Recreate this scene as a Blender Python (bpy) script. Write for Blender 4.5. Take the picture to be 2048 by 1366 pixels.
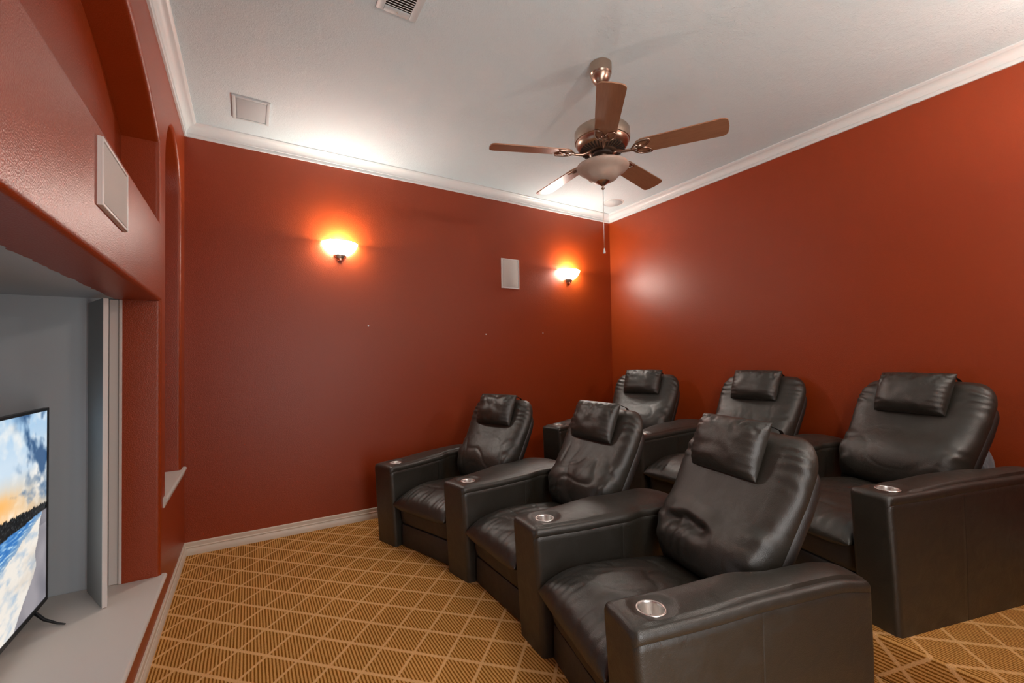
import bpy, bmesh, math, random
from math import sin, cos, pi, radians, sqrt
from mathutils import Vector, Matrix, noise

for _o in list(bpy.data.objects):
    bpy.data.objects.remove(_o, do_unlink=True)
SC = bpy.context.scene
COL = SC.collection

# ------------------------------------------------------------------ camera
W, L, H = 3.725, 4.024, 2.985          # far wall y, rear wall x, ceiling z
YN = -0.30                             # near wall (behind the camera)
CAMP = Vector((0.379, 0.0, 1.300))
YAW, PITCH, ROLL, FPX, CYO = .5473, .0216, -.0159, 864.93, 19.37
def _cam_rows():
    cy, sy, cp, sp = cos(YAW), sin(YAW), cos(PITCH), sin(PITCH)
    f = Vector((sy*cp, cy*cp, sp)); r = Vector((cy, -sy, 0)); u = r.cross(f)
    cr, sr = cos(ROLL), sin(ROLL)
    return cr*r + sr*u, -sr*r + cr*u, f
_r, _u, _f = _cam_rows()
cam_d = bpy.data.cameras.new('camera'); cam = bpy.data.objects.new('camera', cam_d); COL.objects.link(cam)
cam_d.sensor_fit = 'HORIZONTAL'; cam_d.sensor_width = 36.0
cam_d.lens = FPX/2048*36; cam_d.shift_y = CYO/2048; cam_d.clip_start = 0.02
_m = Matrix((( _r.x, _u.x, -_f.x, CAMP.x), (_r.y, _u.y, -_f.y, CAMP.y), (_r.z, _u.z, -_f.z, CAMP.z), (0, 0, 0, 1)))
cam.matrix_world = _m
SC.camera = cam

# ------------------------------------------------------------------ light and exposure
SC.view_settings.view_transform = 'Standard'; SC.view_settings.look = 'None'
SC.view_settings.gamma = 1.0; SC.view_settings.exposure = 1.06
SC.view_settings.use_curve_mapping = False
P_SCONCE, P_SHADE, P_FILL, P_TV, P_AMB = 9.5, 46.0, 10.5, 0.50, 0.0
wd = bpy.data.worlds.new('world'); SC.world = wd; wd.use_nodes = True
wd.node_tree.nodes['Background'].inputs[0].default_value = (0.9, 0.95, 1.0, 1)
wd.node_tree.nodes['Background'].inputs[1].default_value = 0.35
def area_light(name, loc, target, sx, sy, power, color):
    d = bpy.data.lights.new(name, 'AREA'); d.shape = 'RECTANGLE'; d.size = sx; d.size_y = sy
    d.energy = power; d.color = color
    o = bpy.data.objects.new(name, d); COL.objects.link(o); o.location = loc
    o.rotation_euler = (Vector(target)-Vector(loc)).to_track_quat('-Z', 'Y').to_euler()
    return o
# added fill light to brighten the room, set in an opening behind the camera
area_light('added_fill_light', (1.12, YN-0.12, 1.12), (1.9, 3.0, 1.25), .72, 1.9, P_FILL, (1.0, .97, .94))

# ------------------------------------------------------------------ helpers
def mesh_obj(name, bm, mat=None, parent=None, smooth=True, world=True):
    me = bpy.data.meshes.new(name)
    bmesh.ops.recalc_face_normals(bm, faces=bm.faces[:])
    if parent is not None and world:
        bm.transform(parent.matrix_basis.inverted())
    bm.to_mesh(me); bm.free()
    if mat is not None:
        for mm in (mat if isinstance(mat, (list, tuple)) else [mat]): me.materials.append(mm)
    if smooth:
        me.polygons.foreach_set('use_smooth', [True]*len(me.polygons))
    o = bpy.data.objects.new(name, me); COL.objects.link(o)
    if parent is not None: o.parent = parent
    return o
def auto_smooth(o, ang=35):
    me = o.data
    bm = bmesh.new(); bm.from_mesh(me); lim = radians(ang)
    for e in bm.edges:
        if len(e.link_faces) == 2 and e.calc_face_angle(0) > lim: e.smooth = False
    bm.to_mesh(me); bm.free(); return o
def tag(o, label, cat, group=None):
    o['label'] = label; o['category'] = cat
    if group: o['group'] = group
    return o
def thing(name, label, cat, loc=(0, 0, 0), rotz=0.0, group=None):
    o = bpy.data.objects.new(name, None); COL.objects.link(o); o.empty_display_size = .1
    o.matrix_basis = Matrix.Translation(loc) @ Matrix.Rotation(rotz, 4, 'Z')
    return tag(o, label, cat, group)
def struct(name, bm, mat, smooth=False):
    o = mesh_obj(name, bm, mat, smooth=smooth); o['kind'] = 'structure'; return o
def box(bm, a, b, bev=0.0, seg=2, M=None):
    a = Vector(a); b = Vector(b); c = (a+b)/2; s = b-a
    r = bmesh.ops.create_cube(bm, size=1.0, matrix=Matrix.Translation(c) @ Matrix.Diagonal((abs(s.x), abs(s.y), abs(s.z), 1)))
    vs = r['verts']
    if bev > 0:
        es = list({e for v in vs for e in v.link_edges})
        g = bmesh.ops.bevel(bm, geom=es, offset=bev, segments=seg, profile=.5, affect='EDGES')
        vs = list({v for f in g['faces'] for v in f.verts} | {v for v in vs if v.is_valid})
    if M is not None:
        bmesh.ops.transform(bm, matrix=M, verts=[v for v in vs if v.is_valid])
    return vs
def lathe(bm, prof, seg=48, M=None, a0=0.0, a1=2*pi, close_ends=False):
    full = abs(a1-a0-2*pi) < 1e-6
    n = seg if full else seg+1
    rings = []
    for (r, z) in prof:
        if r < 1e-6:
            p = Vector((0, 0, z)); v = bm.verts.new(M @ p if M else p); rings.append([v]*n)
        else:
            ring = []
            for i in range(n):
                a = a0+(a1-a0)*i/seg
                p = Vector((r*cos(a), r*sin(a), z)); ring.append(bm.verts.new(M @ p if M else p))
            rings.append(ring)
    for k in range(len(rings)-1):
        A, B = rings[k], rings[k+1]
        for i in range(seg):
            j = (i+1) % n
            q = []
            for v in (A[i], A[j], B[j], B[i]):
                if v not in q: q.append(v)
            if len(q) >= 3:
                try: bm.faces.new(q)
                except ValueError: pass
    return rings
def tube(bm, pts, rad, seg=8, cap=True, rads=None):
    pts = [Vector(p) for p in pts]; rings = []; up = None
    for i, p in enumerate(pts):
        t = (pts[min(i+1, len(pts)-1)]-pts[max(i-1, 0)]).normalized()
        if up is None:
            up = Vector((0, 0, 1)) if abs(t.z) < .9 else Vector((1, 0, 0))
        s = t.cross(up).normalized(); up = s.cross(t).normalized()
        r = rads[i] if rads else rad
        rings.append([bm.verts.new(p + r*(cos(2*pi*k/seg)*s + sin(2*pi*k/seg)*up)) for k in range(seg)])
    for A, B in zip(rings, rings[1:]):
        for k in range(seg):
            bm.faces.new((A[k], A[(k+1) % seg], B[(k+1) % seg], B[k]))
    if cap:
        bm.faces.new(rings[0]); bm.faces.new(rings[-1])
def nz(x, y, z=0.0): return noise.noise(Vector((x, y, z)))
def sstep(a, b, x):
    t = max(0, min(1, (x-a)/(b-a))); return t*t*(3-2*t)

# ------------------------------------------------------------------ materials
def new_mat(name):
    m = bpy.data.materials.new(name); m.use_nodes = True
    return m, m.node_tree, m.node_tree.nodes['Principled BSDF']
def N(nt, typ, **kw):
    n = nt.nodes.new(typ)
    for k, v in kw.items(): setattr(n, k, v)
    return n
def setin(n, **kw):
    for k, v in kw.items(): n.inputs[k].default_value = v
def math_n(nt, op, a, b=None, c=None):
    n = nt.nodes.new('ShaderNodeMath'); n.operation = op
    for i, x in enumerate((a, b, c)):
        if x is None: continue
        if isinstance(x, (int, float)): n.inputs[i].default_value = x
        else: nt.links.new(x, n.inputs[i])
    return n.outputs[0]
def mix_col(nt, fac, a, b):
    n = nt.nodes.new('ShaderNodeMix'); n.data_type = 'RGBA'
    for s, x in ((0, fac), (6, a), (7, b)):
        if isinstance(x, (int, float)): n.inputs[s].default_value = x
        elif isinstance(x, tuple): n.inputs[s].default_value = x
        else: nt.links.new(x, n.inputs[s])
    return n.outputs[2]
def bump_noise(nt, bsdf, scale, strength, dist=.01, detail=3, coord='Object'):
    tc = N(nt, 'ShaderNodeTexCoord'); no = N(nt, 'ShaderNodeTexNoise'); bu = N(nt, 'ShaderNodeBump')
    setin(no, Scale=scale, Detail=detail); setin(bu, Strength=strength, Distance=dist)
    nt.links.new(tc.outputs[coord], no.inputs['Vector']); nt.links.new(no.outputs['Fac'], bu.inputs['Height'])
    nt.links.new(bu.outputs['Normal'], bsdf.inputs['Normal'])
    return no, bu
def simple(name, col, rough=.5, metal=0.0, bump=None, spec=None):
    m, nt, b = new_mat(name)
    b.inputs['Base Color'].default_value = (*col, 1); b.inputs['Roughness'].default_value = rough
    b.inputs['Metallic'].default_value = metal
    if spec is not None: b.inputs['Specular IOR Level'].default_value = spec
    if bump: bump_noise(nt, b, *bump)
    return m

M_WALL = simple('red_wall_paint', (.285, .0375, .0038), .37, bump=(210, .30, .004, 2), spec=.50)
M_CEIL, nt, b = new_mat('white_ceiling_texture')
setin(b, Roughness=.85); b.inputs['Base Color'].default_value = (.645, .78, .825, 1)
tc = N(nt, 'ShaderNodeTexCoord'); n1 = N(nt, 'ShaderNodeTexNoise'); n2 = N(nt, 'ShaderNodeTexNoise'); bu = N(nt, 'ShaderNodeBump')
setin(n1, Scale=9.0, Detail=5.0, Distortion=1.5); setin(n2, Scale=60.0, Detail=3.0, Distortion=2.0)
nt.links.new(tc.outputs['Object'], n1.inputs['Vector']); nt.links.new(tc.outputs['Object'], n2.inputs['Vector'])
hh = math_n(nt, 'MULTIPLY', n1.outputs['Fac'], n2.outputs['Fac'])
nt.links.new(hh, bu.inputs['Height']); setin(bu, Strength=.5, Distance=.012)
nt.links.new(bu.outputs['Normal'], b.inputs['Normal'])
M_TRIM = simple('white_trim_paint', (.70, .745, .755), .38)
M_BASEB = simple('cream_baseboard_paint', (.66, .58, .48), .42)
M_CAV = simple('pale_grey_niche_paint', (.46, .50, .53), .6)
M_CASE = simple('white_niche_paint', (.66, .60, .56), .5)
M_DOORSIDE = simple('darker_grey_door_side', (.27, .28, .27), .6)  # broad faces of the door panel, darker grey than its edges
M_LEDGE = simple('off_white_ledge_paint', (.60, .55, .50), .42)

def carpet_mat(name):
    m, nt, b = new_mat(name)
    g = N(nt, 'ShaderNodeNewGeometry'); sp = N(nt, 'ShaderNodeSeparateXYZ'); nt.links.new(g.outputs['Position'], sp.inputs[0])
    wob = N(nt, 'ShaderNodeTexNoise'); setin(wob, Scale=70.0, Detail=1.0); nt.links.new(g.outputs['Position'], wob.inputs['Vector'])
    w = math_n(nt, 'MULTIPLY', math_n(nt, 'SUBTRACT', wob.outputs['Fac'], .5), .010)
    u = math_n(nt, 'SUBTRACT', sp.outputs[0], sp.outputs[2]); y = sp.outputs[1]
    def line(expr, off, half):
        t = math_n(nt, 'ADD', expr, w)
        t = math_n(nt, 'DIVIDE', math_n(nt, 'SUBTRACT', t, off), .2245)
        t = math_n(nt, 'SUBTRACT', math_n(nt, 'FRACT', math_n(nt, 'ADD', t, .5)), .5)
        t = math_n(nt, 'MULTIPLY', math_n(nt, 'ABSOLUTE', t), .2245)
        mr = N(nt, 'ShaderNodeMapRange'); mr.interpolation_type = 'SMOOTHSTEP'
        setin(mr, **{'From Min': half*.75, 'From Max': half*1.35, 'To Min': 1.0, 'To Max': 0.0}); nt.links.new(t, mr.inputs['Value'])
        return mr.outputs[0]
    la = line(math_n(nt, 'ADD', u, y), 2.700, .0112)
    lb = line(math_n(nt, 'SUBTRACT', u, y), -2.256, .0085)
    net = math_n(nt, 'MAXIMUM', la, lb)
    fine = N(nt, 'ShaderNodeTexNoise'); setin(fine, Scale=260.0, Detail=2.0); nt.links.new(g.outputs['Position'], fine.inputs['Vector'])
    fw = math_n(nt, 'MULTIPLY', math_n(nt, 'SUBTRACT', fine.outputs['Fac'], .5), .006)
    st = math_n(nt, 'FRACT', math_n(nt, 'DIVIDE', math_n(nt, 'ADD', u, fw), .01345))
    st = math_n(nt, 'ABSOLUTE', math_n(nt, 'SUBTRACT', st, .5))
    mr = N(nt, 'ShaderNodeMapRange'); mr.interpolation_type = 'SMOOTHSTEP'
    setin(mr, **{'From Min': .14, 'From Max': .30, 'To Min': 1.0, 'To Max': 0.0}); nt.links.new(st, mr.inputs['Value'])
    stripe = math_n(nt, 'MULTIPLY', mr.outputs[0], math_n(nt, 'SUBTRACT', 1.0, net))
    base = mix_col(nt, net, (.620, .315, .092, 1), (.690, .385, .160, 1))
    col = mix_col(nt, stripe, base, (.225, .080, .009, 1))
    speck = N(nt, 'ShaderNodeTexNoise'); setin(speck, Scale=420.0, Detail=2.0); nt.links.new(g.outputs['Position'], speck.inputs['Vector'])
    mr2 = N(nt, 'ShaderNodeMapRange'); setin(mr2, **{'From Min': .3, 'From Max': .7, 'To Min': .72, 'To Max': 1.25}); nt.links.new(speck.outputs['Fac'], mr2.inputs['Value'])
    vm = N(nt, 'ShaderNodeVectorMath', operation='SCALE'); nt.links.new(col, vm.inputs[0]); nt.links.new(mr2.outputs[0], vm.inputs['Scale'])
    nt.links.new(vm.outputs[0], b.inputs['Base Color']); setin(b, Roughness=.95); b.inputs['Specular IOR Level'].default_value = .1
    bu = N(nt, 'ShaderNodeBump'); setin(bu, Strength=.5, Distance=.004)
    hgt = math_n(nt, 'SUBTRACT', math_n(nt, 'MULTIPLY', speck.outputs['Fac'], .5), math_n(nt, 'MULTIPLY', stripe, .6))
    nt.links.new(hgt, bu.inputs['Height']); nt.links.new(bu.outputs['Normal'], b.inputs['Normal'])
    return m
M_CARPET = carpet_mat('striped_diamond_carpet')

def leather_mat(name, col, r0, r1, grain=.25):
    m, nt, b = new_mat(name)
    tc = N(nt, 'ShaderNodeTexCoord')
    vo = N(nt, 'ShaderNodeTexVoronoi'); setin(vo, Scale=420.0); nt.links.new(tc.outputs['Object'], vo.inputs['Vector'])
    no = N(nt, 'ShaderNodeTexNoise'); setin(no, Scale=14.0, Detail=5.0, Distortion=.6); nt.links.new(tc.outputs['Object'], no.inputs['Vector'])
    mr = N(nt, 'ShaderNodeMapRange'); setin(mr, **{'From Min': .3, 'From Max': .7, 'To Min': r0, 'To Max': r1}); nt.links.new(no.outputs['Fac'], mr.inputs['Value'])
    nt.links.new(mr.outputs[0], b.inputs['Roughness'])
    b.inputs['Base Color'].default_value = (*col, 1)
    bu = N(nt, 'ShaderNodeBump'); setin(bu, Strength=grain, Distance=.002); nt.links.new(vo.outputs['Distance'], bu.inputs['Height'])
    bu2 = N(nt, 'ShaderNodeBump'); setin(bu2, Strength=.25, Distance=.01); nt.links.new(no.outputs['Fac'], bu2.inputs['Height'])
    nt.links.new(bu.outputs['Normal'], bu2.inputs['Normal']); nt.links.new(bu2.outputs['Normal'], b.inputs['Normal'])
    b.inputs['Specular IOR Level'].default_value = .80
    return m
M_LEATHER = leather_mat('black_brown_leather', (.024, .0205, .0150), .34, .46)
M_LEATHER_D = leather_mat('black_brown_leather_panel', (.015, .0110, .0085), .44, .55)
M_STEEL = simple('brushed_steel', (.78, .76, .73), .33, 1.0)
M_NICKEL = simple('brushed_bronze_nickel', (.50, .38, .30), .30, 1.0)
M_DARK = simple('dark_slot', (.03, .018, .012), .6)
M_BLACK = simple('black_plastic', (.012, .012, .013), .4)
M_GRILLE = simple('pale_speaker_grille', (.60, .56, .52), .7, bump=(900, .4, .002, 1))
M_SPKFRAME = simple('white_speaker_frame', (.72, .69, .66), .45)
M_CSPK = simple('grey_ceiling_grille', (.47, .53, .55), .7, bump=(900, .4, .002, 1))
M_VENT = simple('white_vent_metal', (.58, .66, .68), .45)

M_WOOD, nt, b = new_mat('brown_fan_blade_wood')
tc = N(nt, 'ShaderNodeTexCoord'); mp = N(nt, 'ShaderNodeMapping'); mp.inputs['Scale'].default_value = (3, 30, 30)
no = N(nt, 'ShaderNodeTexNoise'); setin(no, Scale=3.0, Detail=6.0, Distortion=.4)
nt.links.new(tc.outputs['Object'], mp.inputs['Vector']); nt.links.new(mp.outputs[0], no.inputs['Vector'])
nt.links.new(mix_col(nt, no.outputs['Fac'], (.270, .120, .060, 1), (.420, .215, .120, 1)), b.inputs['Base Color'])
setin(b, Roughness=.30); b.inputs['Specular IOR Level'].default_value = .6

M_BOWL, nt, b = new_mat('frosted_alabaster_glass')
tc = N(nt, 'ShaderNodeTexCoord'); no = N(nt, 'ShaderNodeTexNoise'); setin(no, Scale=14.0, Detail=4.0, Distortion=1.0); nt.links.new(tc.outputs['Object'], no.inputs['Vector'])
nt.links.new(mix_col(nt, no.outputs['Fac'], (.46, .36, .29, 1), (.66, .56, .48, 1)), b.inputs['Base Color'])
setin(b, Roughness=.45); b.inputs['Transmission Weight'].default_value = .18; b.inputs['Subsurface Weight'].default_value = .0

M_SHADE, nt, b = new_mat('glowing_frosted_glass')
b.inputs['Base Color'].default_value = (.9, .85, .78, 1); setin(b, Roughness=.5)
b.inputs['Emission Color'].default_value = (1.0, .94, .85, 1); b.inputs['Emission Strength'].default_value = P_SHADE
M_SHADE_IN, nt, b = new_mat('frosted_glass_inside')
b.inputs['Base Color'].default_value = (.9, .85, .78, 1); setin(b, Roughness=.6)
b.inputs['Emission Color'].default_value = (1.0, .94, .85, 1); b.inputs['Emission Strength'].default_value = 8.0
M_BAG, nt, b = new_mat('crumpled_clear_plastic')
b.inputs['Base Color'].default_value = (.28, .29, .32, 1); setin(b, Roughness=.25); b.inputs['Transmission Weight'].default_value = .35

# ------------------------------------------------------------------ room shell
bm = bmesh.new(); box(bm, (0, YN, -.1), (L, W, 0)); struct('floor', bm, M_CARPET)
bm = bmesh.new(); box(bm, (-.2, YN-.1, H), (L+.1, W+.1, H+.1)); struct('ceiling', bm, M_CEIL)
bm = bmesh.new(); box(bm, (-.2, W, -.1), (L+.1, W+.1, H)); struct('wall_far', bm, M_WALL)
bm = bmesh.new(); box(bm, (L, YN-.1, -.1), (L+.1, W, H)); struct('wall_rear', bm, M_WALL)
OPX0, OPX1, OPZ = .72, 1.46, 2.08       # unseen opening, added to house the fill light
bm = bmesh.new()
box(bm, (-.2, YN-.1, -.1), (OPX0, YN, H)); box(bm, (OPX1, YN-.1, -.1), (L, YN, H)); box(bm, (OPX0, YN-.1, OPZ), (OPX1, YN, H))
struct('wall_near', bm, M_WALL)
HR, RX = .17, 2.545                     # riser height and its front edge
bm = bmesh.new(); box(bm, (RX, YN, 0.0), (L, W, HR), .012, 3); struct('riser_platform', bm, M_CARPET, True)

# --- left wall with three niches and rounded drywall corners
def offset_poly(P, d):
    n = len(P); out = []
    for i in range(n):
        p0, p1, p2 = Vector(P[i-1]), Vector(P[i]), Vector(P[(i+1) % n])
        e1 = (p1-p0).normalized(); e2 = (p2-p1).normalized()
        n1 = Vector((e1.y, -e1.x)); n2 = Vector((e2.y, -e2.x))   # outward for CCW
        m = (n1+n2).normalized(); k = d/max(.3, m.dot(n1))
        out.append(p1+m*k)
    return out
NY0, NY1 = .80, 2.803
H1 = [(NY0, .212), (NY1, .212), (NY1, 1.630), (NY0, 1.630)]
yc, ha, zs, za = 1.80, .965, 2.430, 2.697
sag = za-zs; Rr = (ha*ha+sag*sag)/(2*sag); zc = za-Rr; a0 = math.asin(ha/Rr)
arch = [(yc+Rr*sin(a0-2*a0*i/28), zc+Rr*cos(a0-2*a0*i/28)) for i in range(29)]
H2 = [(yc-ha, 2.030), (yc+ha, 2.030)] + arch
ny0, ny1, nzb, nzs = 2.940, 3.557, .600, 2.400
rr = (ny1-ny0)/2; nyc = (ny0+ny1)/2
H3 = [(ny0, nzb), (ny1, nzb)] + [(nyc+rr*cos(pi*i/24), nzs+rr*sin(pi*i/24)) for i in range(25)]
bm = bmesh.new(); RB = .020; DEP = .150
edges = []
def loop_edges(P, x=0.0):
    vs = [bm.verts.new((x, p[0], p[1])) for p in P]
    return vs, [bm.edges.new((vs[i], vs[(i+1) % len(vs)])) for i in range(len(vs))]
_, e = loop_edges([(YN, 0), (W, 0), (W, H), (YN, H)]); edges += e
rings0 = []
for P in (H1, H2, H3):
    vs, e = loop_edges(offset_poly(P, RB)); edges += e; rings0.append(vs)
bmesh.ops.triangle_fill(bm, use_beauty=True, use_dissolve=False, edges=edges)
for P, vs, cap in zip((H1, H2, H3), rings0, (False, True, True)):
    prev = vs
    for k in range(1, 7):
        t = pi/2*k/6; Q = offset_poly(P, RB*(1-sin(t))); x = -RB*(1-cos(t))
        cur = [bm.verts.new((x, q[0], q[1])) for q in Q]
        for i in range(len(cur)):
            j = (i+1) % len(cur); bm.faces.new((prev[i], prev[j], cur[j], cur[i]))
        prev = cur
    cur = [bm.verts.new((-DEP, p[0], p[1])) for p in P]
    for i in range(len(cur)):
        j = (i+1) % len(cur); bm.faces.new((prev[i], prev[j], cur[j], cur[i]))
    if cap: bm.faces.new(cur)
# brushed-over red edge of the soffit, ending in an uneven paint line
prev = None
for i in range(121):
    y = NY0+(NY1-NY0)*i/120
    x = -.178-.012*nz(y*7, 3.1)-.010*nz(y*26, 1.7)-.008*(NY1-y)
    a_, b_ = bm.verts.new((-DEP, y, 1.630)), bm.verts.new((x, y, 1.630))
    if prev: bm.faces.new((prev[0], a_, b_, prev[1]))
    prev = (a_, b_)
wl = struct('wall_left', bm, M_WALL, True); auto_smooth(wl, 40)
# pale cavity behind the lower niche
CX, CY0, CY1, CZ = -.80, .74, 2.835, 1.634
bm = bmesh.new()
def quad(*p): bm.faces.new([bm.verts.new(q) for q in p])
quad((-DEP, CY1, .20), (CX, CY1, .20), (CX, CY1, CZ), (-DEP, CY1, CZ))
quad((-DEP, CY0, .20), (CX, CY0, .20), (CX, CY0, CZ), (-DEP, CY0, CZ))
quad((CX, CY0, .20), (CX, CY1, .20), (CX, CY1, CZ), (CX, CY0, CZ))
quad((-DEP+.004, CY0, CZ), (CX, CY0, CZ), (CX, CY1, CZ), (-DEP+.004, CY1, CZ))
quad((-DEP, CY0, .20), (-DEP, NY0, .20), (-DEP, NY0, CZ), (-DEP, CY0, CZ))
struct('wall_niche', bm, M_CAV)
# ledge under the television with its nose
def nose_slab(y0, y1, x0, x1, zt, th):
    bm = bmesh.new()
    prof = [(x0, zt)] + [(x1-.012+.012*sin(pi*i/8), zt-.012+.012*cos(pi*i/8)) for i in range(9)] + \
           [(x1-.008, zt-.028), (x1-.010, zt-.034), (x1-.014, zt-th), (x0, zt-th)]
    A = [bm.verts.new((p[0], y0, p[1])) for p in prof]; B = [bm.verts.new((p[0], y1, p[1])) for p in prof]
    for i in range(len(prof)):
        j = (i+1) % len(prof); bm.faces.new((A[i], A[j], B[j], B[i]))
    bm.faces.new(A); bm.faces.new(B); return bm
auto_smooth(struct('trim_1', nose_slab(CY0, 2.832, CX, .022, .247, .052), M_LEDGE, True), 40)
auto_smooth(struct('trim_2', nose_slab(2.862, 3.672, -DEP, .020, .618, .050), M_LEDGE, True), 40)
# white casing on the niche jamb and the open panel beside it
bm = bmesh.new(); box(bm, (-.200, 2.812, .248), (-.1505, 2.834, 1.629), .002, 1); box(bm, (-.162, 2.800, .248), (-.1495, 2.814, 1.629), .002, 1)
struct('trim_3', bm, M_CASE)
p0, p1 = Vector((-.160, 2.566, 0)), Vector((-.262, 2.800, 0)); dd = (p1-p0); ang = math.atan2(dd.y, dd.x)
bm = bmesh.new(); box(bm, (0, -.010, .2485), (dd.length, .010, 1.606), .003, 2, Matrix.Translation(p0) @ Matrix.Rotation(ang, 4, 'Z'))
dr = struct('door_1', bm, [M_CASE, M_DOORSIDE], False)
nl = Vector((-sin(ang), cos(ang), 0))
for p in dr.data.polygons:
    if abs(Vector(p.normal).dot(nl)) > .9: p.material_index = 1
# crown moulding and baseboards, mitred
def run(name, prof, P0, P1, nrm, mat, m0=1, m1=1):
    bm = bmesh.new(); P0 = Vector(P0); P1 = Vector(P1); d = (P1-P0).normalized(); nrm = Vector(nrm)
    A = [bm.verts.new(P0 + nrm*p[0] + d*p[0]*m0 + Vector((0, 0, p[1]))) for p in prof]
    B = [bm.verts.new(P1 + nrm*p[0] - d*p[0]*m1 + Vector((0, 0, p[1]))) for p in prof]
    for i in range(len(prof)-1): bm.faces.new((A[i], A[i+1], B[i+1], B[i]))
    bm.faces.new(A); bm.faces.new(B)
    return auto_smooth(struct(name, bm, mat, True), 28)
zb = 2.900
CR = [(0, zb), (.011, zb), (.013, zb+.012), (.011, zb+.022), (.017, zb+.024)] + \
     [(.017+.040*(1-cos(pi/2*i/8)), zb+.026+.042*sin(pi/2*i/8)) for i in range(9)] + \
     [(.062, zb+.071), (.066, zb+.074), (.072, zb+.077), (.072, H), (0, H)]
run('trim_4', CR, (0, YN, 0), (0, W, 0), (1, 0, 0), M_TRIM)
run('trim_5', CR, (0, W, 0), (L, W, 0), (0, -1, 0), M_TRIM)
run('trim_6', CR, (L, W, 0), (L, YN, 0), (-1, 0, 0), M_TRIM)
run('trim_7', CR, (L, YN, 0), (0, YN, 0), (0, 1, 0), M_TRIM)
BBP = [(0, .088), (.006, .088), (.009, .083), (.009, .060), (.012, .056), (.012, .050), (.009, .047), (.013, .040), (.014, .012), (.014, 0), (0, 0)]
run('baseboard_left', BBP, (0, YN, 0), (0, W, 0), (1, 0, 0), M_BASEB)
run('baseboard_far', BBP, (0, W, 0), (RX, W, 0), (0, -1, 0), M_BASEB, 1, 0)
run('baseboard_rear', [(p[0], p[1]+HR) for p in BBP], (L, W, 0), (L, YN, 0), (-1, 0, 0), M_BASEB)

# ------------------------------------------------------------------ recliners
def grid_pillow(Wd, Hh, Tf, Tb, pa, pb, na, nb, disp=None):
    """closed cushion: returns verts (a,b,x,y,n) and faces"""
    V = []; F = []; idx = {}
    def th(a, b): return sqrt(max(0, 1-abs(a)**pa))*sqrt(max(0, 1-abs(b)**pb))
    for side in (1, -1):
        for j in range(nb+1):
            b = sin(pi/2*(2*j/nb-1)*.999999) if 0 < j < nb else (-1.0 if j == 0 else 1.0)
            for i in range(na+1):
                a = sin(pi/2*(2*i/na-1)) if 0 < i < na else (-1.0 if i == 0 else 1.0)
                edge = i in (0, na) or j in (0, nb)
                if edge and side == -1:
                    idx[(side, i, j)] = idx[(1, i, j)]; continue
                t = th(a, b); n = (Tf if side > 0 else -Tb)*t
                if side > 0 and disp: n += disp(a, b)*min(1, t*1.4)
                idx[(side, i, j)] = len(V); V.append((a*Wd(b), b*Hh/2, n, a, b))
        for j in range(nb):
            for i in range(na):
                q = [idx[(side, i, j)], idx[(side, i+1, j)], idx[(side, i+1, j+1)], idx[(side, i, j+1)]]
                F.append(q if side > 0 else q[::-1])
    return V, F
def build(V, F, fn):
    bm = bmesh.new(); vs = [bm.verts.new(fn(*v[:3], v[3], v[4])) for v in V]
    for f in F:
        try: bm.faces.new([vs[i] for i in f])
        except ValueError: pass
    return bm

class Seat:
    def __init__(s, m, th, hw, zb, ext=0.0, bo=0.0, bhw=None):
        s.m = Vector((m[0], m[1])); t = radians(th); s.th = t
        s.bd = Vector((cos(t), sin(t))); s.ld = Vector((-sin(t), cos(t))); s.hw = hw; s.zb = zb; s.ext = ext; s.bo = bo; s.bhw = bhw
    def P(s, w, v, z):
        q = s.m + s.ld*w + s.bd*v; return Vector((q.x, q.y, s.zb+z))

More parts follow.
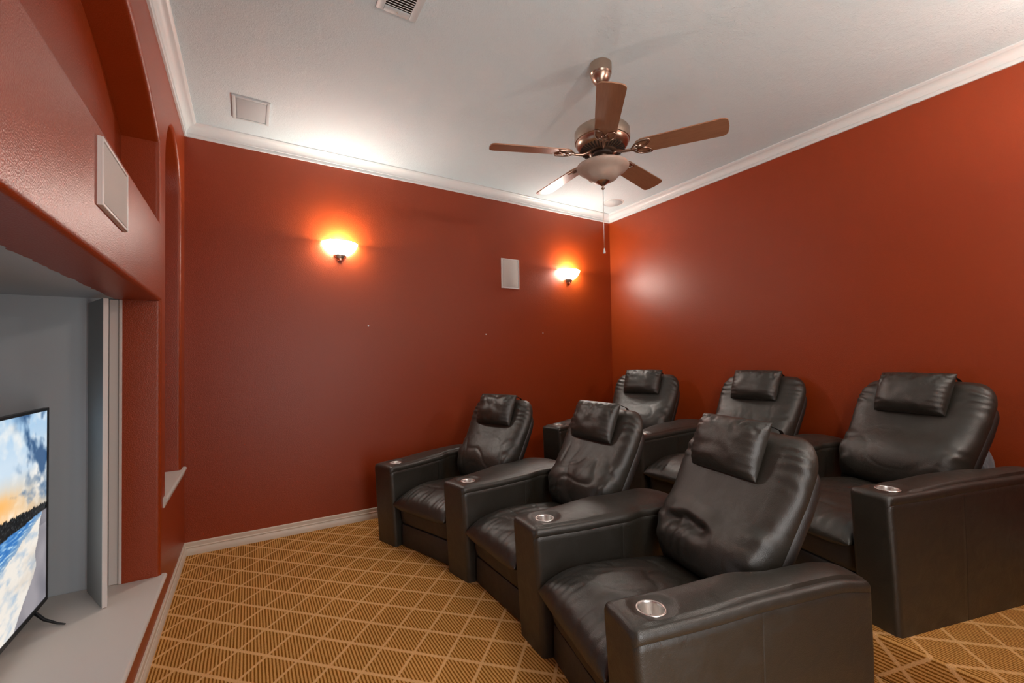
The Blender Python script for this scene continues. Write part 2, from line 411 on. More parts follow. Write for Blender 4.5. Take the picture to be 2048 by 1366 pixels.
def arm_mesh(FL, FR, dL, dR, ln, zb, h=.562, lean=.034, cupv=.105, inL=0.0, inR=0.0, ins=.45):
    """FL/FR: front floor corners (left = far side), dL/dR side directions"""
    bm = bmesh.new(); rb = .022
    st = [rb*(1-cos(pi/2*k/5)) for k in range(5)]
    s = rb
    while s < ln-rb-1e-6:
        st.append(s); s += .0065 if s < .20 else .018
        if s < .41 < s+.018 and ln > .8: st += [.404, .407, .410]; s = .413
    st += [ln-rb*(1-cos(pi/2*k/5)) for k in range(5, -1, -1)]
    st = sorted(set(round(x, 5) for x in st))
    mid_cup = None; rings = []
    NT = 26
    for s_ in st:
        if s_ < rb: e = rb*(1-sqrt(max(0, 1-((rb-s_)/rb)**2)))
        elif s_ > ln-rb: e = rb*(1-sqrt(max(0, 1-((s_-ln+rb)/rb)**2)))
        else: e = 0.0
        A = FR+dR*s_; B = FL+dL*s_; wv = B-A; k_ = sstep(ins, ins+.14, s_); A = A+wv.normalized()*inR*k_; B = B-wv.normalized()*inL*k_; wv = B-A; wl_ = wv.length; un = wv/wl_
        hs = h + .008*sstep(.17, .45, s_) - .022*sstep(ln-.22, ln, s_)**2
        crown = .014+.008*sstep(.15, .4, s_)
        g = .0014 if abs(s_-.407) < .001 else 0.0
        sec = []
        r = .020
        side = [(e+g, 0.0), (e+g-.001, .15), (e+g-.002, .32), (e+g, hs-.055-e), (e+.0, hs-.037-e), (e+.0020, hs-.0348-e), (e+.0, hs-.0326-e)]
        arc = [(e+r*(1-cos(pi/2*k/6)), hs-r-e+r*sin(pi/2*k/6)) for k in range(1, 7)]
        right = side+arc
        top = []
        for k in range(1, NT):
            q = k/NT; d = (e+r)+(wl_-2*(e+r))*q
            qq = 2*d/wl_-1
            z = hs-e+crown*max(0, 1-qq*qq)*min(1, max(0, s_/.06))*min(1, max(0, (ln-s_)/.05))
            top.append((d, z))
        full = right+top+[(wl_-d, z) for d, z in reversed(right)]
        ring = []
        for d, z in full:
            ls = lean*(z/h)*(1-min(1, s_/.30))
            p = A+un*d - (dL+dR).normalized()*ls
            ring.append([p.x, p.y, z])
        rings.append(ring)
    # dished area round the cup holder
    A = FR+dR*cupv; B = FL+dL*cupv; c = (A+B)/2-(dL+dR).normalized()*lean*(1-cupv/.30)
    zc_ = h+.006
    for ring in rings:
        for p in ring:
            if p[2] > h-.018:
                d = (Vector((p[0], p[1]))-c).length
                f = 1-sstep(.046, .082, d)
                p[2] = p[2]*(1-f*.85)+(h-.001)*f*.85
    vr = [[bm.verts.new((p[0], p[1], p[2]+zb)) for p in ring] for ring in rings]
    for R0, R1 in zip(vr, vr[1:]):
        for i in range(len(R0)-1):
            q = (R0[i], R0[i+1], R1[i+1], R1[i])
            cc = sum((Vector((v.co.x, v.co.y)) for v in q), Vector((0, 0)))/4
            if (cc-c).length < .038 and q[0].co.z > zb+h-.05: continue
            bm.faces.new(q)
    bm.faces.new(vr[0]); bm.faces.new(vr[-1])
    return bm, c, zb+h+.0005
def cup_mesh(c, z):
    bm = bmesh.new()
    prof = [(.0, -.070), (.030, -.070), (.0345, -.064), (.0365, -.004), (.0375, .001), (.040, .0028), (.0435, .0022), (.0450, -.001), (.0448, -.006)]
    lathe(bm, prof, 56, Matrix.Translation((c.x, c.y, z))); return bm

def make_recliner(seat, label, group, arms, seed, dents=(), pil=(0, 0), recl=26.5, wide=.038, wf=1.0, crease=False):
    """arms: list of (FL,FR,dL,dR,len)"""
    rnd = random.Random(seed); so = seed*13.7
    root = thing('recliner', label, 'recliner', (seat.m.x, seat.m.y, seat.zb), seat.th, group)
    hw, ex = seat.hw, seat.ext
    # base and footrest panels
    bm = bmesh.new(); Mx = Matrix.Translation((seat.m.x, seat.m.y, seat.zb)) @ Matrix.Rotation(seat.th, 4, 'Z')
    box(bm, (.040, -hw+.012, .006), (.62+ex, hw-.012, .160), .012, 2, Mx)
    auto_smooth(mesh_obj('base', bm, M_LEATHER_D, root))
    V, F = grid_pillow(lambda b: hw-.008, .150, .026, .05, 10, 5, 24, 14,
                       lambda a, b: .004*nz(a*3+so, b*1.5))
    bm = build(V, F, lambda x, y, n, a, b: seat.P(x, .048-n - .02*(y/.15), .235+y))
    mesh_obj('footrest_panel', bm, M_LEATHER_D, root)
    # seat cushion
    Dp = .66+ex
    def sd(a, b):
        f = sstep(-.2, -1, b)
        d = .006*nz(a*2.2+so, b*2.0) + .0035*nz(a*9+b*3+so, b*3.0, 1.3)
        d += .0040*f*abs(sin(a*24+2.5*nz(a*3, so)))*sstep(-.3, -.8, b)
        fold = abs(nz(a*1.1+b*2.0+so, b*.7-a*.9, 4.0)); d -= .009*max(0, 1-fold/.10)**1.5*sstep(.95, .2, abs(b+.1))
        d += .016*(1-a*a)*sstep(-1, -.3, b)*sstep(1, .2, b)
        return d
    V, F = grid_pillow(lambda b: hw-.004, Dp, .062, .060, 7, 9, 70, 84, sd)
    def cm(x, y, n, a, b):
        v = -.022+Dp/2+y; z = .352+n
        fr = max(0, 1-(y+Dp/2)/.26)
        z -= .050*fr*fr
        z -= .020*sstep(.25, .62, v)
        return seat.P(x, v, z)
    mesh_obj('seat_cushion', build(V, F, cm), M_LEATHER, root)
    # backrest
    ph = radians(recl); BH = .665
    d = Vector((sin(ph), cos(ph))); n_ = Vector((-cos(ph), sin(ph))); c0 = Vector((.600+ex, .385))
    def bw(b):
        w = (seat.bhw or hw)-.004
        w += wide*max(0, min(1, (b+1)/1.3))
        if b > .56: u = (b-.56)/.44; w -= .105*(1-sqrt(max(0, 1-u*u)))
        if b < -.6: w -= .02*((-b-.6)/.4)**2
        return w
    def bdsp(a, b):
        D = .009*nz(a*1.5+so, b*1.8, 2.0)
        D += .052*math.exp(-((b+.55)/.40)**2)*(1-.25*a*a) - .012*math.exp(-((b-.42)/.3)**2)*(1-a*a)
        gx = sstep(.55, .93, abs(a))
        D += .0055*gx*sin(b*46+6*nz(a*2, b*3, so))*sstep(.2, .6, b)*sstep(.98, .8, b)
        D += .0050*gx*sin((b+a*.35)*22+5*nz(a*2, b*3, so))*sstep(.2, -.4, b)
        fold = abs(nz(a*.9-b*1.7+so, b*.9+a*1.2, 7.0)); D -= wf*.008*max(0, 1-fold/.13)**1.5*sstep(.2, -.25, b)*sstep(-1, -.75, b)
        fold = abs(nz(a*1.2+b*1.1-so, b*1.3-a*.7, 9.0)); D -= wf*.005*max(0, 1-fold/.10)**1.5*sstep(.3, -.1, b)
        if crease:
            cb = -.42-.30*(a-.18)**2+.035*nz(a*5, 2.2)
            win = sstep(-.36, .02, a)*sstep(.80, .50, a)
            u_ = b-cb
            D += win*(.010*math.exp(-((u_-.16)/.12)**2)-.034*math.exp(-(u_/(.045 if u_ > 0 else .15))**2)*(1+.35*nz(a*7, b*7, 6)))
            D += .0045*sin((a*1.2+b*.5)*26+3*nz(a*3, b*3))*math.exp(-((a-.3)/.4)**2-((b+.62)/.2)**2)
        for (da, db, ra, rb_, amp) in dents:
            D += amp*math.exp(-((a-da)/ra)**2-((b-db)/rb_)**2)
        return D
    V, F = grid_pillow(bw, BH, .075, .050, 6, 7, 76, 90, bdsp)
    def bmap(x, y, n, a, b):
        q = c0+d*(y+BH/2)+n_*n; return seat.P(x+seat.bo, q.x, q.y)
    bk = mesh_obj('backrest', build(V, F, bmap), M_LEATHER, root)
    V, F = grid_pillow(lambda b: (seat.bhw or hw)-.004+.006*(b > -2)+(wide-.004)*max(0, min(1, (b+1)/1.4))-.03*max(0, (b-.7)/.3)**2, .575, .045, .040, 14, 12, 24, 30)
    def smap(x, y, n, a, b):
        q = c0+d*(y+.27)+n_*(n-.036); return seat.P(x+seat.bo, q.x, q.y)
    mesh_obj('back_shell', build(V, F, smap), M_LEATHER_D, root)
    # headrest pillow with its strap
    PW, PH = .180, .245
    def pd(a, b):
        D = .006*nz(a*2.5+so*2, b*2.5, 5.0)
        f = abs(nz(a*4+so, b*1.3, 3.0)); D -= .010*max(0, 1-f/.12)*sstep(-.1, .7, b)
        D += .0035*sstep(.5, .95, abs(a))*sin(b*26+so)
        return D
    V, F = grid_pillow(lambda b: PW+.004*b, PH, .070, .030, 3.5, 3.2, 46, 36, pd)
    pp = c0+d*(BH-.118+pil[1])+n_*.086
    tilt = radians(6); d2 = Vector((sin(ph-tilt), cos(ph-tilt))); n2 = Vector((-cos(ph-tilt), sin(ph-tilt)))
    def pmap(x, y, n, a, b):
        q = pp+d2*y+n2*n; return seat.P(x+pil[0], q.x, q.y)
    pl = mesh_obj('headrest_pillow', build(V, F, pmap), M_LEATHER, root)
    path = [pp+d2*(PH/2-.012)+n2*.0, c0+d*(BH+.010)+n_*.050, c0+d*(BH+.014)+n_*.0, c0+d*(BH-.02)+n_*-.052, c0+d*(BH-.14)+n_*-.078]
    for sx in (-1, 1):
        rows = []; bm = bmesh.new()
        for q in path:
            rows.append([bm.verts.new(seat.P(pil[0]+sx*.145+w_, q.x+o.x, q.y+o.y)) for o in (n_*0, n_*.003) for w_ in (-.009, .009)])
        for r0, r1 in zip(rows, rows[1:]):
            for i, j in ((0, 1), (1, 3), (3, 2), (2, 0)): bm.faces.new((r0[i], r0[j], r1[j], r1[i]))
        bm.faces.new([rows[0][i] for i in (0, 1, 3, 2)]); bm.faces.new([rows[-1][i] for i in (0, 1, 3, 2)])
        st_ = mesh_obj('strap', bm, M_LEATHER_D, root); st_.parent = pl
    for (FL, FR, dL, dR, ln, iL, iR) in arms:
        bm, c, z = arm_mesh(FL, FR, dL, dR, ln, seat.zb, inL=iL, inR=iR, ins=.42+ex)
        ar = mesh_obj('armrest', bm, M_LEATHER, root)
        auto_smooth(ar, 50)
        cp = mesh_obj('cup_holder', cup_mesh(c, z), M_STEEL, root); cp.parent = ar; cp['label'] = 'brushed steel cup holder'
    return root

def make_row(seats, aw, ln, labels, group, seeds, dents, pils, wfs, recl=26.5, wide=.038, aw0=None, aw1=None):
    G = .006
    def side(s, sg): return s.m+s.ld*(sg*(s.hw+G))
    n = len(seats)
    arms = []
    for k in range(n+1):
        if k == 0:
            s = seats[0]; FR = side(s, 1); FL = FR+s.ld*(aw0 or aw); arms.append((FL, FR, s.bd, s.bd, ln, 0, .036))
        elif k == n:
            s = seats[-1]; FL = side(s, -1); FR = FL-s.ld*(aw1 or aw); arms.append((FL, FR, s.bd, s.bd, ln, .036, 0))
        else:
            a, b_ = seats[k-1], seats[k]; arms.append((side(a, -1), side(b_, 1), a.bd, b_.bd, ln, .036, .036))
    for k, s in enumerate(seats):
        mine = [arms[k]] + ([arms[n]] if k == n-1 else [])
        make_recliner(s, labels[k], group, mine, seeds[k], dents[k], pils[k], recl, wide, wfs[k], seeds[k] == 8)

front = [Seat((1.345, 2.796), 18.5, .270, 0), Seat((1.478, 2.052), 0.8, .268, 0), Seat((1.400, 1.285), -13.5, .284, 0)]
rear = [Seat((2.722, 2.630), 18.0, .290, HR, .19), Seat((2.838, 1.910), 1.0, .292, HR, .19), Seat((2.714, 1.175), -15.0, .328, HR, .19, .022, .300)]
make_row(front, .180, .885,
         ['black leather recliner of the front row, farthest from camera, beside the red sconce wall',
          'black leather recliner in the middle of the front row, wrinkled back and seat',
          'large black leather recliner nearest the camera with a sunken crease in its back'],
         'front row of black leather recliners', (3, 5, 8),
         [((.2, -.25, .5, .16, .006),), ((.15, -.45, .22, .3, -.012), (-.3, -.3, .3, .2, .008)), ()],
         [(0.0, 0.0), (.01, 0.0), (.02, .01)], (.6, 1.0, .25), aw0=.215)
make_row(rear, .185, 1.06,
         ['black leather recliner of the raised rear row, set in the far corner of the room',
          'black leather recliner in the middle of the raised rear row against the red wall',
          'black leather recliner of the raised rear row nearest the camera, with broad end arm'],
         'rear row of black leather recliners', (11, 13, 17),
         [(), (), ((.0, -.3, .5, .2, .008),)], [(.01, 0), (.01, 0), (.02, 0)], (.4, .4, .3), recl=29, wide=.034, aw1=.165)

# ------------------------------------------------------------------ ceiling fan
FX, FY = 2.103, 1.806
fan = thing('ceiling_fan', 'five-blade ceiling fan with brown blades, bronze motor and frosted bowl light', 'ceiling fan', (FX, FY, H))
FT = Matrix.Translation((FX, FY, 0))
bm = bmesh.new(); lathe(bm, [(0, H), (.060, H), (.0625, H-.004), (.0625, H-.040), (.061, H-.058), (.055, H-.066), (.056, H-.070), (.050, H-.088), (.036, H-.108), (.026, H-.116), (.024, H-.112), (0, H-.112)], 56, FT)
auto_smooth(mesh_obj('canopy', bm, M_NICKEL, fan), 30)
bm = bmesh.new(); lathe(bm, [(0, 2.90), (.0115, 2.90), (.0115, 2.62), (0, 2.62)], 20, FT); mesh_obj('downrod', bm, M_NICKEL, fan)
bm = bmesh.new(); lathe(bm, [(0, 2.640), (.022, 2.640), (.030, 2.628), (.060, 2.612), (.120, 2.604), (.150, 2.598), (.1545, 2.590), (.155, 2.548), (.153, 2.535), (.149, 2.532), (.147, 2.520), (.136, 2.502), (.118, 2.488), (.085, 2.478), (.062, 2.474), (0, 2.474)], 72, FT)
mot = auto_smooth(mesh_obj('motor_housing', bm, M_NICKEL, fan), 35)
bm = bmesh.new()
for k in range(40):
    a = 2*pi*k/40
    Mx = FT @ Matrix.Rotation(a, 4, 'Z') @ Matrix.Translation((.104, 0, 2.4845)) @ Matrix.Rotation(radians(-17), 4, 'Y')
    box(bm, (-.022, -.0032, -.004), (.022, .0032, .004), 0, 1, Mx)
sl = mesh_obj('vent_slots', bm, M_DARK, fan, False); sl.parent = mot
bm = bmesh.new(); lathe(bm, [(0, 2.476), (.058, 2.476), (.058, 2.462), (.052, 2.456), (0, 2.456)], 40, FT); mesh_obj('flywheel', bm, M_DARK, fan)
bm = bmesh.new(); lathe(bm, [(0, 2.458), (.030, 2.458), (.030, 2.446), (.042, 2.444), (.044, 2.400), (.040, 2.388), (0, 2.388)], 40, FT); auto_smooth(mesh_obj('light_fitter', bm, M_NICKEL, fan), 30)
bm = bmesh.new()
bowl = [(.048, 2.388), (.100, 2.391), (.138, 2.396), (.1455, 2.395), (.1468, 2.391), (.1435, 2.383), (.133, 2.372), (.117, 2.362), (.102, 2.353), (.0915, 2.341), (.080, 2.327), (.062, 2.316), (.040, 2.309), (0, 2.307)]
lathe(bm, bowl, 64, FT); mesh_obj('light_bowl', bm, M_BOWL, fan)
bm = bmesh.new(); lathe(bm, [(0, 2.317), (.038, 2.317), (.040, 2.312), (.034, 2.304), (.018, 2.292), (.007, 2.283), (.005, 2.277), (.009, 2.273), (.009, 2.267), (.004, 2.262), (0, 2.261)], 40, FT); auto_smooth(mesh_obj('finial', bm, M_NICKEL, fan), 30)
bm = bmesh.new(); z = 2.256
tube(bm, [(FX, FY, 2.264), (FX+.0004, FY, 2.10), (FX, FY, 1.925)], .0016, 6)
ch = mesh_obj('pull_chain', bm, M_STEEL, fan)
bm = bmesh.new(); lathe(bm, [(0, 1.930), (.0025, 1.928), (.004, 1.920), (.0075, 1.904), (.0070, 1.899), (0, 1.898)], 16, FT); pk = mesh_obj('pull_knob', bm, M_TRIM, fan); pk.parent = ch
PHASE = 14.5
for k in range(5):
    a = radians(PHASE+72*k)
    Mb = FT @ Matrix.Rotation(a, 4, 'Z') @ Matrix.Translation((0, 0, 2.466)) @ Matrix.Rotation(radians(-12), 4, 'X')
    bm = bmesh.new(); r0, r1, w0, w1 = .190, .648, .056, .0655
    out = [(r0, -w0*.72), (r0+.03, -w0)]
    rc = .030
    out += [(r1-rc+rc*sin(pi/2*i/6)-.004, -w1+rc-rc*cos(pi/2*i/6)) for i in range(7)]
    out += [(r1, 0)]
    out += [(r1-rc+rc*cos(pi/2*i/6)-.004, w1-rc+rc*sin(pi/2*i/6)) for i in range(7)]
    out += [(r0+.03, w0), (r0, w0*.72)]
    lo = [bm.verts.new((x, y, -.003)) for x, y in out]; hi = [bm.verts.new((x, y, .003)) for x, y in out]
    bm.faces.new(lo); bm.faces.new(hi)
    for i in range(len(out)):
        j = (i+1) % len(out); bm.faces.new((lo[i], lo[j], hi[j], hi[i]))
    me = bpy.data.meshes.new('blade'); bmesh.ops.recalc_face_normals(bm, faces=bm.faces[:]); bm.to_mesh(me); bm.free(); me.materials.append(M_WOOD)
    bl = bpy.data.objects.new('blade', me); COL.objects.link(bl); bl.parent = fan; bl.matrix_basis = fan.matrix_basis.inverted() @ Mb
    # scrolled bracket under the blade root
    bm = bmesh.new()
    tube(bm, [(.050, 0, .012), (.085, 0, .004), (.120, 0, -.010), (.155, 0, -.012), (.180, 0, -.009), (.215, 0, -.0075)], .008, 8, rads=[.010, .009, .008, .008, .008, .006])
    for sg in (-1, 1):
        pts = [(.160, 0, -.010)] + [(.160+.105*(i/12), sg*.052*sin(pi/2*min(1, i/7)), -.0085) for i in range(1, 13)]
        tube(bm, pts, .0055, 7)
        tube(bm, [(.266, sg*.051, -.0085), (.262, sg*.034, -.0085), (.246, sg*.014, -.0085), (.222, sg*.002, -.0085), (.196, sg*.016, -.0085), (.186, sg*.030, -.0085)], .0050, 7)
    lathe(bm, [(0, -.016), (.012, -.014), (.020, -.008), (.021, -.002), (0, -.002)], 18, Matrix.Translation((.205, 0, 0)))
    me = bpy.data.meshes.new('blade_bracket'); bmesh.ops.recalc_face_normals(bm, faces=bm.faces[:]); bm.to_mesh(me); bm.free(); me.materials.append(M_NICKEL)
    me.polygons.foreach_set('use_smooth', [True]*len(me.polygons))
    br = bpy.data.objects.new('blade_bracket', me); COL.objects.link(br); br.parent = bl

# ------------------------------------------------------------------ sconces
def sconce(x, y, sg, label):
    """sg=-1: on the far wall facing -y, sg=+1: on the near wall facing +y"""
    zc_ = 2.255
    t = thing('wall_sconce', label, 'wall sconce', (x, y, zc_), 0, 'half-bowl wall sconces')
    a0, a1 = (pi, 2*pi) if sg < 0 else (0, pi)
    M = Matrix.Translation((x, y+sg*.002, zc_))
    out = [(.138, .022), (.134, .008), (.124, -.014), (.108, -.036), (.088, -.056), (.066, -.070), (.046, -.077)]
    inn = [(r-.005, z+.003) for r, z in reversed(out)]
    bm = bmesh.new(); S = Matrix.Diagonal((1, .80, 1, 1)); lathe(bm, out+inn, 36, M @ S, a0, a1)
    sh = mesh_obj('glass_shade', bm, [M_SHADE, M_SHADE_IN], t); nr = len(out)-1
    for i, p in enumerate(sh.data.polygons): p.material_index = 0 if i < nr*36 else 1
    bm = bmesh.new(); lathe(bm, [(0, -.072), (.052, -.070), (.050, -.078), (.034, -.104), (.030, -.106), (.020, -.112), (0, -.114)], 28, M @ S, a0, a1)
    lathe(bm, [(0, .006), (.007, .004), (.008, -.002), (0, -.008)], 12, Matrix.Translation((x, y+sg*.024, zc_-.118)))
    box(bm, (x-.05, y+min(0, sg*.012), zc_-.09), (x+.05, y+max(0, sg*.012), zc_+.0), .004, 2)
    auto_smooth(mesh_obj('metal_fitting', bm, M_NICKEL, t), 30)
    bm = bmesh.new(); bmesh.ops.create_uvsphere(bm, u_segments=16, v_segments=10, radius=.022, matrix=Matrix.Translation((x, y+sg*.052, zc_-.018)))
    mesh_obj('bulb', bm, M_SHADE, t)
    d = bpy.data.lights.new('sconce_light', 'POINT'); d.energy = P_SCONCE*(2.3 if sg > 0 else 1.0); d.color = (1.0, .93, .83); d.shadow_soft_size = .020
    o = bpy.data.objects.new('sconce_light', d); COL.objects.link(o); o.parent = t; o.location = (0, sg*.052, .012)
sconce(1.018, W, -1, 'lit half-bowl glass sconce on the red wall, alone left of the white wall speaker')
sconce(3.388, W, -1, 'lit half-bowl glass sconce on the red wall, between the white speaker and the corner')
sconce(1.66, YN, 1, 'lit half-bowl glass sconce on the wall behind the camera, beside the added opening')
sconce(3.34, YN, 1, 'lit half-bowl glass sconce on the wall behind the camera, near the rear wall')

# ------------------------------------------------------------------ speakers, vent
def panel_speaker(label, Mx, w, h, th, frame, mf, mg, name='wall_speaker', cat='speaker'):
    """built in local XY (width,height), thickness +Z"""
    t = thing(name, label, cat, Mx.translation)
    bm = bmesh.new()
    box(bm, (-w/2, -h/2, 0), (w/2, h/2, th*.6), .0, 1)
    # rim ring
    for (a, b) in (((-w/2, -h/2), (-w/2+frame, h/2)), ((w/2-frame, -h/2), (w/2, h/2)), ((-w/2+frame, -h/2), (w/2-frame, -h/2+frame)), ((-w/2+frame, h/2-frame), (w/2-frame, h/2))):
        box(bm, (a[0], a[1], th*.5), (b[0], b[1], th), .0025, 2)
    bm.transform(Mx); auto_smooth(mesh_obj('frame', bm, mf, t), 40)
    bm = bmesh.new(); g = .003
    box(bm, (-w/2+frame+g, -h/2+frame+g, th*.5), (w/2-frame-g, h/2-frame-g, th*.92), .003, 2)
    bm.transform(Mx); auto_smooth(mesh_obj('grille', bm, mg, t), 40)
    return t
MF = Matrix(((1, 0, 0, 2.640), (0, 0, -1, W), (0, 1, 0, 2.176), (0, 0, 0, 1)))
panel_speaker('white rectangular in-wall speaker on the far red wall between two sconces', MF, .208, .300, .012, .012, M_SPKFRAME, M_GRILLE)
ML = Matrix(((0, 0, 1, 0), (1, 0, 0, 1.862), (0, 1, 0, 1.881), (0, 0, 0, 1)))
panel_speaker('white in-wall speaker on the red header above the television niche', ML, .312, .206, .014, .010, M_SPKFRAME, M_GRILLE)
MC = Matrix(((1, 0, 0, .398), (0, -1, 0, 3.300), (0, 0, -1, H), (0, 0, 0, 1)))
panel_speaker('grey rectangular flush speaker on the ceiling near the left corner', MC, .212, .298, .011, .020, M_VENT, M_CSPK, 'ceiling_speaker')
cs = thing('ceiling_speaker', 'round white flush speaker in the ceiling near the far right corner', 'speaker', (3.745, 3.375, H))
MT = Matrix.Translation((3.745, 3.375, 0))
bm = bmesh.new(); lathe(bm, [(.100, H), (.112, H), (.112, H-.004), (.108, H-.006), (.101, H-.006), (.100, H-.003)], 56, MT); auto_smooth(mesh_obj('frame', bm, M_TRIM, cs), 40)
bm = bmesh.new(); lathe(bm, [(0, H-.004), (.099, H-.004), (.0995, H-.001)], 56, MT); mesh_obj('grille', bm, simple('white_round_grille', (.56, .63, .65), .7), cs)
vx0, vx1, vy0, vy1 = .893, 1.088, 1.640, 2.034
vt = thing('ceiling_vent', 'white louvred air vent set in the ceiling at the top edge', 'air vent', ((vx0+vx1)/2, (vy0+vy1)/2, H))
fr = .036; zt = H-.008
bm = bmesh.new()
for a, b in (((vx0, vy0), (vx0+fr, vy1)), ((vx1-fr, vy0), (vx1, vy1)), ((vx0+fr, vy0), (vx1-fr, vy0+fr)), ((vx0+fr, vy1-fr), (vx1-fr, vy1))):
    box(bm, (a[0], a[1], zt), (b[0], b[1], H), .003, 2)
auto_smooth(mesh_obj('frame', bm, M_VENT, vt), 40)
bm = bmesh.new(); box(bm, (vx0+.01, vy0+.01, H-.0015), (vx1-.01, vy1-.01, H)); mesh_obj('duct_opening', bm, M_DARK, vt, False)
y = vy0+fr+.006; k = 0
while y < vy1-fr-.004:
    bm = bmesh.new(); box(bm, (vx0+fr-.001, -.0046, -.0007), (vx1-fr+.001, .0046, .0007), 0, 1, Matrix.Translation((0, y, H-.0055)) @ Matrix.Rotation(radians(32), 4, 'X'))
    mesh_obj('louvre', bm, M_TRIM, vt, False); y += .0145
bm = bmesh.new(); lathe(bm, [(0, -.0028), (.004, -.002), (.0045, 0)], 16, Matrix.Translation(((vx0+vx1)/2, vy1-fr/2, zt))); mesh_obj('screw', bm, M_STEEL, vt)

# ------------------------------------------------------------------ television
TX, TY0, TY1, TZ0, TZ1 = -.362, 1.215, 2.662, .303, 1.128
tv = thing('television', 'flat screen television showing a sunset beach, standing on the niche ledge', 'television', (TX, (TY0+TY1)/2, .247))
bm = bmesh.new(); bz = .012
box(bm, (TX-.028, TY0+.02, TZ0+.02), (TX-.006, TY1-.02, TZ1-.02), .006, 2)
for a, b in (((TY0, TZ0), (TY0+bz, TZ1)), ((TY1-bz, TZ0), (TY1, TZ1)), ((TY0+bz, TZ0), (TY1-bz, TZ0+bz*1.5)), ((TY0+bz, TZ1-bz), (TY1-bz, TZ1))):
    box(bm, (TX-.020, a[0], a[1]), (TX, b[0], b[1]), .0015, 1)
auto_smooth(mesh_obj('bezel', bm, M_BLACK, tv), 40)
for y0, sgy in ((2.535, -1), (1.345, 1)):
    bm = bmesh.new()
    for (xt, yt) in ((TX+.098, y0+sgy*.045), (TX-.110, y0-sgy*.01)):
        tube(bm, [(TX-.010, y0, TZ0+.012), (TX+(xt-TX)*.30, y0+(yt-y0)*.3, .275), (TX+(xt-TX)*.75, y0+(yt-y0)*.75, .257), (xt, yt, .2525)], .006, 8, rads=[.007, .006, .0045, .003])
    mesh_obj('leg', bm, M_BLACK, tv)
def lerp3(a, b, t): t = max(0, min(1, t)); return tuple(a[i]+(b[i]-a[i])*t for i in range(3))
def fbm(x, y, z=0, o=4):
    s = 0; am = .5
    for _ in range(o): s += am*nz(x, y, z); x *= 2.1; y *= 2.1; am *= .5
    return s
def picture(u, v):
    """sRGB colour of the seaside picture at u (left-right), v (bottom-top)"""
    rocks_top = .545-.035*(u-.7)/.3+.010*nz(u*60, 3)+.006*nz(u*140, 8); rocks_bot = .455+.02*(u-.7)/.3+.008*nz(u*30, 5)
    if v > rocks_top:
        t = (v-rocks_top)/(1-rocks_top)
        c = lerp3((.97, .78, .55), (.80, .87, .93), t*2.2); c = lerp3(c, (.62, .77, .90), (t-.55)*2.0)
        c = lerp3(c, (.60, .68, .76), (u-.80)*3.0*(1-t))
        glow = math.exp(-((u-.70)/.10)**2-((t-.16)/.10)**2); c = lerp3(c, (1.0, .72, .38), glow*.9)
        m = fbm(u*9, v*7, 2.0); c = lerp3(c, (1, .97, .93), (m+.05)*2.2)
        d1 = fbm(u*11+3, v*6+u*3, 5.0); c = lerp3(c, (.22, .36, .52), (d1+.02)*5.0*sstep(.74, .92, u)*sstep(.2, .4, t))
        d2 = fbm(u*14, v*14, 9.0)+.45*(u-.84)/.16-.45*abs(t-.20)/.22; c = lerp3(c, (.40, .50, .61), d2*2.6)
        return c
    if v > rocks_bot:
        g = nz(u*150, v*110, 1)+.5*nz(u*300, v*200, 2); return lerp3((.02, .03, .04), (.34, .35, .36), (g-.05)*1.3)
    shore = .30+.145*(u-.68)/.26+.012*nz(u*22, 4)
    sand = .93+.02*nz(v*9, 2)-.25*max(0, (.22-v))/.22*.55-.10*max(0, v-.30)/.15*-.3
    if v > shore and u < .965:
        s = nz(u*30+v*60, v*150, 3); c = lerp3((.20, .46, .74), (.72, .86, .95), (s-.0)*1.8)
        return lerp3(c, (.86, .83, .78), sstep(.06, .0, v-shore)*.5)
    if u > sand:
        return lerp3((.60, .58, .60), (.46, .45, .48), nz(u*14, v*8, 6)+.3+.6*(v > .40 and u > .95))
    s = fbm(u*16, v*22, 7.0); c = lerp3((.93, .90, .86), (.66, .74, .82), s*2.4+.1)
    return lerp3(c, (.80, .74, .68), fbm(u*6, v*6, 11.0)*2)
def lin(c): return c/12.92 if c <= .04045 else ((c+.055)/1.055)**2.4
nu, nv = 300, 170
ya, yb, z0, z1 = TY0+bz, TY1-bz, TZ0+bz*1.5, TZ1-bz
me = bpy.data.meshes.new('screen')
vs = [(TX-.004, ya+(yb-ya)*i/nu, z0+(z1-z0)*j/nv) for j in range(nv+1) for i in range(nu+1)]
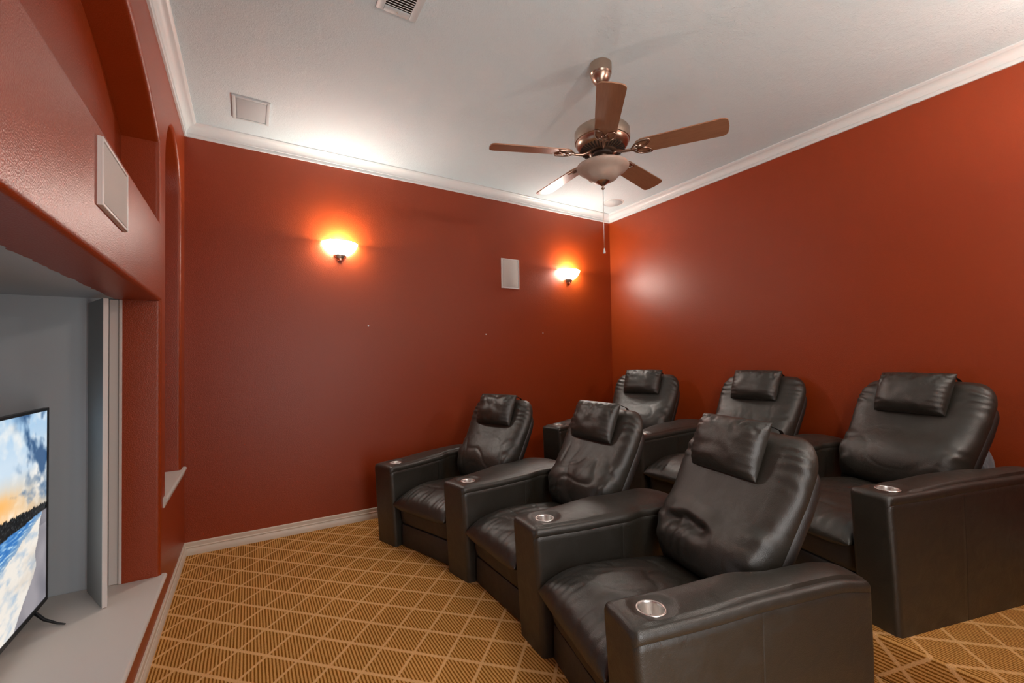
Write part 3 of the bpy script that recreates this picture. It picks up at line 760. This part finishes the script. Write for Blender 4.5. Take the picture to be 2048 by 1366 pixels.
fs = [(j*(nu+1)+i, j*(nu+1)+i+1, (j+1)*(nu+1)+i+1, (j+1)*(nu+1)+i) for j in range(nv) for i in range(nu)]
me.from_pydata(vs, [], fs)
ca = me.color_attributes.new('picture', 'FLOAT_COLOR', 'POINT')
flat = []
for j in range(nv+1):
    for i in range(nu+1):
        c = picture(i/nu, j/nv); flat += [lin(max(0, min(1, c[0]))), lin(max(0, min(1, c[1]))), lin(max(0, min(1, c[2]))), 1.0]
ca.data.foreach_set('color', flat)
ms, nt, b = new_mat('lit_television_picture')
at = N(nt, 'ShaderNodeAttribute'); at.attribute_name = 'picture'
b.inputs['Base Color'].default_value = (.01, .01, .01, 1); setin(b, Roughness=.2)
nt.links.new(at.outputs['Color'], b.inputs['Emission Color']); b.inputs['Emission Strength'].default_value = P_TV
me.materials.append(ms)
scr = bpy.data.objects.new('screen', me); COL.objects.link(scr); scr.parent = tv; scr.matrix_parent_inverse = tv.matrix_basis.inverted()

# ------------------------------------------------------------------ small things
bm = bmesh.new(); bmesh.ops.create_icosphere(bm, subdivisions=4, radius=1.0)
for v in bm.verts:
    p = v.co.copy(); f = 1+.35*nz(p.x*2.2, p.y*2.2, p.z*2.2)+.16*abs(nz(p.x*6, p.y*6, p.z*6))
    v.co = Vector((p.x*.048*f, p.y*.060*f, p.z*.295*(1+.12*f)))
zlow = min(v.co.z for v in bm.verts); bm.transform(Matrix.Translation((3.735, .690, HR+.001-zlow)))
tag(mesh_obj('plastic_bag', bm, M_BAG, None, False), 'crumpled clear plastic bag standing behind the broad rear recliner nearest the camera', 'plastic bag')
for x, z, lb in ((2.355, 1.560, 'tiny white wall anchor on the red wall, left of two below the wall speaker'),
                 (3.035, 1.585, 'tiny white wall anchor on the red wall below the right sconce'),
                 (1.240, 1.610, 'tiny white wall anchor on the red wall below the left sconce')):
    bm = bmesh.new(); lathe(bm, [(0, .003), (.004, .0028), (.0065, .001), (.0068, 0)], 14, Matrix.Translation((x, W, z)) @ Matrix.Rotation(pi/2, 4, 'X'))
    tag(mesh_obj('wall_anchor', bm, M_TRIM), lb, 'wall anchor', 'wall anchors on the far wall')
